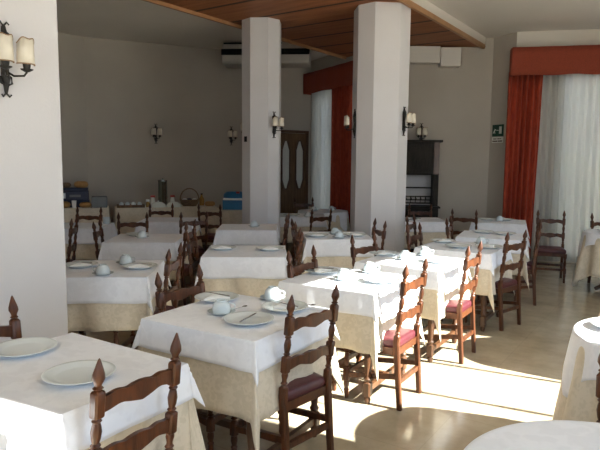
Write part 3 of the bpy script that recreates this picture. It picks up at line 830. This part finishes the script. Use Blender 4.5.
# the two columns carry one on each side
def col_pt(cx, cy, rz, lx, ly):
    c, s = math.cos(rz), math.sin(rz); return cx + lx * c - ly * s, cy + lx * s + ly * c
q = col_pt(-.60, 8.76, math.radians(-4), .29 - .05, -.28 + .10); r4 = math.radians(-4)
x, y = col_pt(-.59, 8.76, r4, .2035, -.2085); sconce(x, y, 2.21, math.cos(r4 - PI / 4), math.sin(r4 - PI / 4), 'iron twin-shade wall lamp on the right side of the left column')
x, y = col_pt(-.59, 8.76, r4, -.2035, .2085); sconce(x, y, 2.17, math.cos(r4 + .75 * PI), math.sin(r4 + .75 * PI), 'iron twin-shade wall lamp on the shaded left side of the left column')
r6 = math.radians(6)
x, y = col_pt(1.075, 7.98, r6, .261, -.251); sconce(x, y, 2.22, math.cos(r6 - PI / 4), math.sin(r6 - PI / 4), 'iron twin-shade wall lamp on the right side of the larger column')
x, y = col_pt(1.075, 7.98, r6, -.351, -.1); sconce(x, y, 2.19, -math.cos(r6), -math.sin(r6), 'iron twin-shade wall lamp on the left side of the larger column, before the red curtain')
def on_wall(i, t):
    a, b = Vector(W[i]), Vector(W[i + 1]); p = a.lerp(b, t); d = (b - a).normalized(); return p.x + d.y * .0005, p.y - d.x * .0005, d.y, -d.x
x, y, nx, ny = on_wall(1, .418); sconce(x, y, 2.19, nx, ny, 'iron wall lamp on the back wall above the breakfast buffet')
x, y, nx, ny = on_wall(1, .9225); sconce(x, y, 2.19, nx, ny, 'iron wall lamp on the back wall just left of the left column')
x, y, nx, ny = on_wall(4, .385); sconce(x, y, 2.20, nx, ny, 'iron wall lamp on the wall just above the dark cabinet')
x, y = col_pt(-.59, 8.76, r4, -.203, -.208)
o = MB().box(-.03, .03, -.012, 0, -.04, .04).build('light_switch', M['black_plastic'], loc=(x - .002, y - .003, 2.0), rot=(0, 0, r4 - PI / 4), bevel=.003)
tag(o, 'small dark switch high on the left face of the left column', 'switch')

# ------------------------------------------------------------------ air conditioner hung under the ceiling
ac = empty('air_conditioner', (-.64, 11.0, 3.42), math.radians(-5)); tag(ac, 'long white air conditioner under the ceiling, partly hidden by the left column', 'air conditioner')
mb = MB(); Pf = [(-.25, .07), (-.22, .04), (.25, .04), (.25, .44), (-.16, .44), (-.25, .30)]
def extr(mb, prof, x0, x1):
    n = len(prof); a = [mb.bm.verts.new((x0, y, z)) for y, z in prof]; b = [mb.bm.verts.new((x1, y, z)) for y, z in prof]
    mb.bm.faces.new(a); mb.bm.faces.new(b[::-1])
    for i in range(n): mb.bm.faces.new((a[i], b[i], b[(i + 1) % n], a[(i + 1) % n]))
extr(mb, Pf, -.80, .80); mb.build('casing', M['ac_white'], ac, bevel=.01)
mb = MB(); extr(mb, [(-.262, .195), (-.275, .195), (-.275, .30), (-.19, .30)], -.81, .81); mb.build('air_outlet', M['black_plastic'], ac)
mb = MB()
for k in range(3): mb.box(-.78, .78, -.284, -.272, .215 + k * .03, .219 + k * .03)
mb.build('louvre', M['black_plastic'], ac)
MB().box(-.78, .3, -.21, -.18, .40, .425).build('hanging_rail', M['black_plastic'], ac)

# ------------------------------------------------------------------ dark cabinet with plate rack
cv = (Vector(W[5]) - Vector(W[4])).normalized()
cab = empty('hutch_cabinet', (1.86, 10.30, 0), math.atan2(cv.y, cv.x)); tag(cab, 'tall dark wooden cabinet with open plate rack, half hidden by the larger column', 'cabinet')
WB = M['wood_black']
MB().box(-.55, .55, -.42, 0, .0, .90).build('base_body', WB, cab, bevel=.006)
MB().box(-.58, .58, -.44, .0, .902, .935).build('counter', WB, cab, bevel=.004)
for s in (-1, 1): MB().box(min(s * .55, s * .46), max(s * .55, s * .46), -.33, 0, .936, 1.47).build('side_post', WB, cab, bevel=.004)
MB().box(-.55, .55, -.34, 0, 1.471, 2.03).build('upper_body', WB, cab, bevel=.004)
MB().box(-.60, .60, -.37, .0, 2.031, 2.07).build('cornice', WB, cab, bevel=.006)
for k in range(2):
    x0 = -.44 + k * .445
    d = MB().box(x0, x0 + .435, -.360, -.341, 1.50, 2.0).build('door', WB, cab, bevel=.003)
    MB().box(x0 + .06, x0 + .375, -.372, -.3605, 1.56, 1.94).build('raised_panel', WB, d, bevel=.008)
    MB().lathe([(0, 0), (.008, .002), (.012, .012), (0, .018)], 12, Matrix.Translation((x0 + (.41 if k == 0 else .025), -.361, 1.74)) @ Matrix.Rotation(PI / 2, 4, 'X')).build('knob', M['iron'], d, smooth=50)
    e = MB().box(x0 - .03, x0 + .42, -.437, -.421, .1, .86).build('door', WB, cab, bevel=.003)
    MB().box(x0 + .03, x0 + .36, -.448, -.4375, .18, .78).build('raised_panel', WB, e, bevel=.008)
MB().box(.455, .55, -.352, -.341, 1.48, 2.03).build('side_post', M['wood_table'], cab, bevel=.004)
MB().box(-.46, .46, -.20, -.01, 1.235, 1.255).build('shelf', WB, cab)
MB().box(-.46, .46, -.03, -.026, .936, 1.47).build('back_panel', M['white_paint'], cab)
mb = MB()
mb.bar((-.46, -.30, 1.10), (.46, -.30, 1.10), .02, .02).bar((-.46, -.12, 1.03), (.46, -.12, 1.03), .02, .02).bar((-.46, -.30, .985), (.46, -.30, .985), .02, .025)
for k in range(11): x = -.42 + k * .084; mb.bar((x, -.30, 1.10), (x + .04, -.12, 1.03), .014, .014).bar((x, -.30, .985), (x, -.30, 1.10), .012, .012)
mb.build('plate_rack', WB, cab)

# ------------------------------------------------------------------ breakfast buffet along the back wall
def buffet(x, y, rz, w, d, z, lab, drop=.6):
    t = empty('buffet_table', (x, y, 0), rz); tag(t, 'long table under a tan cloth, ' + lab, 'table')
    MB().box(-w / 2 + .02, w / 2 - .02, -d / 2 + .02, d / 2 - .02, z - .035, z - .004).build('tabletop', M['wood_table'], t)
    for sx in (-1, 1):
        for sy in (-1, 1): MB().box(sx * (w / 2 - .1) - .03, sx * (w / 2 - .1) + .03, sy * (d / 2 - .09) - .03, sy * (d / 2 - .09) + .03, 0, z - .036).build('leg', M['wood_table'], t)
    mb = MB(); per = []; N = 120
    L = 2 * (w + d)
    for k in range(N):
        s = L * k / N
        if s < w: per.append((-w / 2 + s, -d / 2, 0, -1))
        elif s < w + d: per.append((w / 2, -d / 2 + s - w, 1, 0))
        elif s < 2 * w + d: per.append((w / 2 - (s - w - d), d / 2, 0, 1))
        else: per.append((-w / 2, d / 2 - (s - 2 * w - d), -1, 0))
    rows = []
    for j in range(6):
        q = j / 5; rows.append([mb.bm.verts.new((px + nx_ * .03 * q * (1 + math.sin(k * .9)), py + ny_ * .03 * q * (1 + math.sin(k * .9)) * (0 if py > d / 2 - .001 else 1), z - drop * q)) for k, (px, py, nx_, ny_) in enumerate(per)])
    mb.bm.faces.new(rows[0])
    for A, B in zip(rows, rows[1:]):
        for k in range(N): mb.bm.faces.new((A[k], B[k], B[(k + 1) % N], A[(k + 1) % N]))
    uvl = mb.bm.loops.layers.uv.new('UVMap')
    for f in mb.bm.faces:
        for l in f.loops: l[uvl].uv = (l.vert.co.x + l.vert.co.y, l.vert.co.z + l.vert.co.y)
    o = mb.build('tablecloth', M['cloth_tan'], smooth=50, loc=(x, y, 0), rot=(0, 0, rz)); tag(o, 'tan cloth hanging over the ' + lab, 'tablecloth')
    return Matrix.Translation((x, y, 0)) @ Matrix.Rotation(rz, 4, 'Z')
ZB = .86
bl = buffet(-3.82, 9.95, math.radians(20), .95, .5, ZB, 'buffet with the stacked boxes at far left')
br = buffet(-2.42, 10.35, math.radians(20), 1.75, .55, ZB, 'buffet with the tall urn under the wall lamp')
bc = buffet(-1.22, 10.35, math.radians(8), .85, .6, .82, 'buffet holding the blue crate')
def put(m, lx, ly, z): v = m @ Vector((lx, ly, z)); return (v.x, v.y, v.z)
def boxthing(name, m, lx, ly, z, sx, sy, sz, mat, lab, cat, rz=.35, part=None):
    o = MB().box(-sx / 2, sx / 2, -sy / 2, sy / 2, 0, sz).build(name, mat, bevel=min(sx, sy, sz) * .08, loc=put(m, lx, ly, z), rot=(0, 0, rz)); tag(o, lab, cat); return o
def at_px(x, y, z, *a): pass
def loaf(name, m, lx, ly, z, L, r, mat, lab, cat, rz=.35, flat=.75):
    mt = Matrix.Rotation(PI / 2, 4, 'Y') @ Matrix.Diagonal((flat, 1, 1, 1))
    o = MB().lathe([(0, -L / 2), (r * .7, -L / 2 + r * .25), (r, -L / 2 + r * .8), (r, L / 2 - r * .8), (r * .7, L / 2 - r * .25), (0, L / 2)], 20, Matrix.Translation((0, 0, r * flat)) @ mt).build(name, mat, smooth=60, loc=put(m, lx, ly, z), rot=(0, 0, rz)); tag(o, lab, cat); return o
# left buffet
loaf('bread_bag', bl, -.24, -.1, ZB, .19, .075, M['bread'], 'golden bread bag under the dark blue box, nearest the pillar', 'bread')
loaf('bread_bag', bl, .09, -.1, ZB, .2, .065, M['bread'], 'reddish bread bag beside the grey box, under the dark blue box', 'bread')
cu = MB().lathe([(0, 0), (.03, 0), (.04, .13), (.038, .13), (.028, .004), (0, .004)], 20).build('paper_cup', M['paper'], smooth=50, loc=put(bl, -.09, -.17, ZB)); tag(cu, 'white paper cup in front of the stacked bread boxes', 'cup')
boxthing('cardboard_box', bl, -.10, .05, ZB, .52, .14, .131, M['navy_card'], 'dark box behind the two bread bags at the bottom of the stack', 'box')
b_ = boxthing('cardboard_box', bl, -.1, .0, ZB + .135, .50, .26, .155, M['navy_card'], 'dark blue box with pale print in the middle of the stack', 'box')
MB().box(-.06, .12, -.1325, -.131, .05, .09).build('printed_band', M['grey_card'], b_)
MB().box(-.21, -.12, -.1325, -.131, .03, .12).build('printed_picture', M['paper'], b_)
boxthing('cardboard_tray', bl, -.1, .0, ZB + .293, .48, .24, .045, M['navy_card'], 'shallow dark tray on top of the box stack', 'tray')
loaf('bread_bag', bl, -.23, .0, ZB + .34, .2, .06, M['wicker'], 'brown bread bag on top of the box stack, nearest the pillar', 'bread')
loaf('bread_bag', bl, .03, .0, ZB + .34, .24, .075, M['bread'], 'golden bread bag on top of the box stack, right one', 'bread')
boxthing('storage_box', bl, .32, -.05, ZB, .26, .24, .19, M['grey_card'], 'plain grey box right of the bread boxes', 'box')
# right buffet
tr = empty('cup_tray', put(br, -.62, -.1, ZB), .35); tag(tr, 'wooden tray holding a row of white cups on the buffet', 'tray')
MB().box(-.22, .22, -.11, .11, 0, .012).build('tray_base', M['trim_wood'], tr)
mb = MB(); mb.box(-.22, .22, -.122, -.111, 0, .05).box(-.22, .22, .111, .122, 0, .05).box(-.231, -.2205, -.122, .122, 0, .05).box(.2205, .231, -.122, .122, 0, .05); mb.build('tray_rim', M['door_wood'], tr)
for k, w_ in enumerate(('first', 'second', 'third', 'last')):
    inst(CUP, 'cup', put(br, -.62 + (-.155 + k * .103) , -.1, ZB + .0125), .35 + PI / 2, 'white cup on the wooden tray, %s from the left' % w_).scale = (.85, .85, 1.1)
def jar(lx, ly, lab, mat, lid, r=.035, h=.10):
    j = MB().lathe([(0, 0), (r, 0), (r, h * .75), (r * .7, h * .9), (r * .7, h)], 20).build('jar', mat, smooth=45, loc=put(br, lx, ly, ZB)); tag(j, lab, 'jar')
    MB().lathe([(0, h + .0005), (r * 1.05, h + .0005), (r * 1.05, h + .035), (0, h + .035)], 20).build('lid', lid, j, smooth=45)
jar(-.33, -.12, 'small jar with a white lid beside the cup tray', M['amber'], M['paper'], .03, .1)
jar(-.22, .1, 'jar with a red lid left of the tall urn', M['china_warm'], M['red_plastic'], .04, .16)
jar(.13, .1, 'jar with a red lid right of the tall urn', M['china_warm'], M['red_plastic'], .04, .16)
ur = empty('drinks_urn', put(br, -.045, .08, ZB)); tag(ur, 'tall dark steel urn on the buffet below the wall lamp', 'urn')
MB().lathe([(0, 0), (.09, 0), (.09, .03), (.082, .04), (.08, .44), (.076, .445), (0, .445)], 32).build('urn_body', M['urn_steel'], ur, smooth=40)
MB().lathe([(0, .446), (.083, .446), (.083, .47), (.03, .48), (.012, .482), (.014, .5), (0, .503)], 32).build('lid', M['urn_steel'], ur, smooth=40)
mb = MB(); mb.tube([(0, -.078, .07), (0, -.12, .07), (0, -.125, .05)], .008, 8); mb.build('tap', M['steel'], ur, smooth=50)
for lx, w_ in ((-.15, 'left of the urn'), (.12, 'right of the urn')):
    dm = MB().lathe([(0, 0), (.13, 0), (.135, .012), (.12, .05), (.07, .085), (.015, .095), (.014, .115), (0, .118)], 32).build('dish_cover', M['china_warm'], smooth=40, loc=put(br, lx, -.13, ZB)); tag(dm, 'pale domed dish cover on the buffet, ' + w_, 'dish cover')
bk = empty('wicker_basket', put(br, .42, -.02, ZB), .35); tag(bk, 'dark wicker basket with a hooped handle on the buffet', 'basket')
MB().lathe([(0, 0), (.12, 0), (.16, .06), (.18, .12), (.185, .125), (.17, .12), (.11, .012), (0, .012)], 32, Matrix.Diagonal((1, .75, 1, 1))).build('basket_body', M['wicker'], bk, smooth=50)
MB().tube([(.17 * math.cos(t), 0, .12 + .20 * math.sin(t)) for t in [PI * i / 12 for i in range(13)]], .011, 8).build('handle', M['wicker'], bk, smooth=60)
for lx, ly, w_ in ((.33, -.02, 'left end of the basket'), (.42, .02, 'middle of the basket'), (.51, -.02, 'right end of the basket')):
    loaf('packet', br, lx, ly, ZB + .075, .11, .045, M['navy_card'] if 'middle' in w_ else M['paper'], 'small wrapped packet in the %s' % w_, 'packet', rz=1.2)
bt = MB().lathe([(0, 0), (.042, 0), (.044, .01), (.044, .13), (.02, .17), (.018, .2), (0, .2)], 20).build('juice_bottle', M['amber'], smooth=45, loc=put(br, .66, .08, ZB)); tag(bt, 'amber juice bottle right of the wicker basket', 'bottle')
MB().lathe([(0, .2005), (.02, .2005), (.02, .225), (0, .225)], 16).build('cap', M['black_plastic'], bt, smooth=45)
loaf('bread_loaf', br, .77, -.13, ZB, .2, .06, M['bread'], 'brown loaf at the right end of the buffet', 'bread')
# blue crate
ct = empty('plastic_crate', put(bc, .05, 0, .82), .0); tag(ct, 'blue plastic crate with a white band on the buffet by the left column', 'crate')
mb = MB(); mb.box(-.21, .21, -.15, .15, 0, .012).box(-.21, .21, -.15, -.135, .012, .17).box(-.21, .21, .135, .15, .012, .17).box(-.21, -.195, -.135, .135, .012, .17).box(.195, .21, -.135, .135, .012, .17)
mb.build('crate_body', M['blue_plastic'], ct)
MB().box(-.20, .20, -.156, .156, .1705, .205).build('white_band', M['paper'], ct, bevel=.004)
mb = MB(); mb.lathe([(0, .2055), (.215, .2055), (.21, .27), (.16, .315), (0, .325)], 32, Matrix.Diagonal((1, .75, 1, 1))); mb.build('lid', M['blue_plastic'], ct, smooth=45)
MB().box(.03, .09, -.145, -.10, .29, .325).build('clip', M['red_plastic'], ct, bevel=.004)

# ------------------------------------------------------------------ outside : a hedge beyond the terrace
def hedge(x, y, rz, w, lab, seed):
    rnd = random.Random(seed); mb = MB()
    for k in range(140):
        cx, cy, cz = rnd.uniform(-w / 2, w / 2), rnd.uniform(-.4, .4), rnd.uniform(.2, 1.9)
        r = rnd.uniform(.18, .34); m = Matrix.Translation((cx, cy, cz)) @ Matrix.Rotation(rnd.uniform(0, 3), 4, 'X')
        mb.lathe([(0, -r), (r * .7, -r * .7), (r, 0), (r * .7, r * .7), (0, r)], 7, m)
    o = mb.build('hedge', M['leaf'], loc=(x, y, -.14), rot=(0, 0, rz)); tag(o, lab, 'hedge'); o['kind'] = 'stuff'
hedge(7.2, 13.4, -.2, 2.6, 'green hedge outside, faint through the sheer curtain at the right', 3)

# ------------------------------------------------------------------ light
sx, sy, tanel = -.90, .436, .655
sun = bpy.data.lights.new('sun', 'SUN'); sun.energy = SUN = 29.0; sun.angle = math.radians(.6); sun.color = (1, .97, .91)
so = bpy.data.objects.new('sun', sun); C.objects.link(so)
so.rotation_euler = Vector((sx, sy, -tanel)).to_track_quat('-Z', 'Y').to_euler()
w = bpy.data.worlds.new('sky'); scene.world = w; w.use_nodes = True
bg = w.node_tree.nodes['Background']; bg.inputs[0].default_value = (.63, .78, 1.0, 1); bg.inputs[1].default_value = 2.9

# ------------------------------------------------------------------ camera
cam = bpy.data.cameras.new('camera'); co = bpy.data.objects.new('camera', cam); C.objects.link(co)
cam.sensor_width = 36; cam.lens = 575 / 600 * 36; cam.clip_start = .02; cam.clip_end = 200
co.matrix_world = Matrix.Translation((0, 0, 1.65)) @ Matrix.Rotation(PI / 2 - math.atan(61.5 / 575), 4, 'X') @ Matrix.Rotation(.009, 4, 'Z')
scene.camera = co
vs = scene.view_settings; vs.view_transform = 'Standard'; vs.look = 'None'; vs.gamma = 1; vs.use_curve_mapping = False
vs.exposure = 0.7
scene.cycles.max_bounces = 12; scene.cycles.diffuse_bounces = 6; scene.cycles.transparent_max_bounces = 16
scene.cycles.sample_clamp_indirect = 6

# ------------------------------------------------------------------ repeats share a group
GROUPS = {'ladder_back_chair': 'ladder-back chairs around the tables', 'dining_table': 'square dining tables', 'round_table': 'round dining tables',
          'undercloth': 'tan cloths under the white ones', 'tablecloth': 'white cloths on the tables', 'plate': 'plates laid on the tables', 'saucer': 'saucers on the tables',
          'coffee_cup': 'upside-down white cups', 'napkin': 'folded napkins on the plates', 'knife': 'knives on the tables', 'teaspoon': 'teaspoons on the front table',
          'wall_sconce': 'iron wall lamps', 'bread_bag': 'bread bags on the buffet', 'jar': 'jars on the buffet', 'dish_cover': 'domed dish covers', 'packet': 'packets in the basket',
          'red_curtain': 'red curtains', 'sheer_curtain': 'sheer curtains', 'pelmet': 'red pelmets', 'buffet_table': 'buffet tables', 'cardboard_box': 'boxes of the stack'}
for o in scene.objects:
    if o.parent is None and 'category' in o:
        k = o.name.split('.')[0]
        if k in GROUPS: o['group'] = 'tan cloths on the buffet tables' if 'buffet' in o['label'] and k == 'tablecloth' else GROUPS[k]
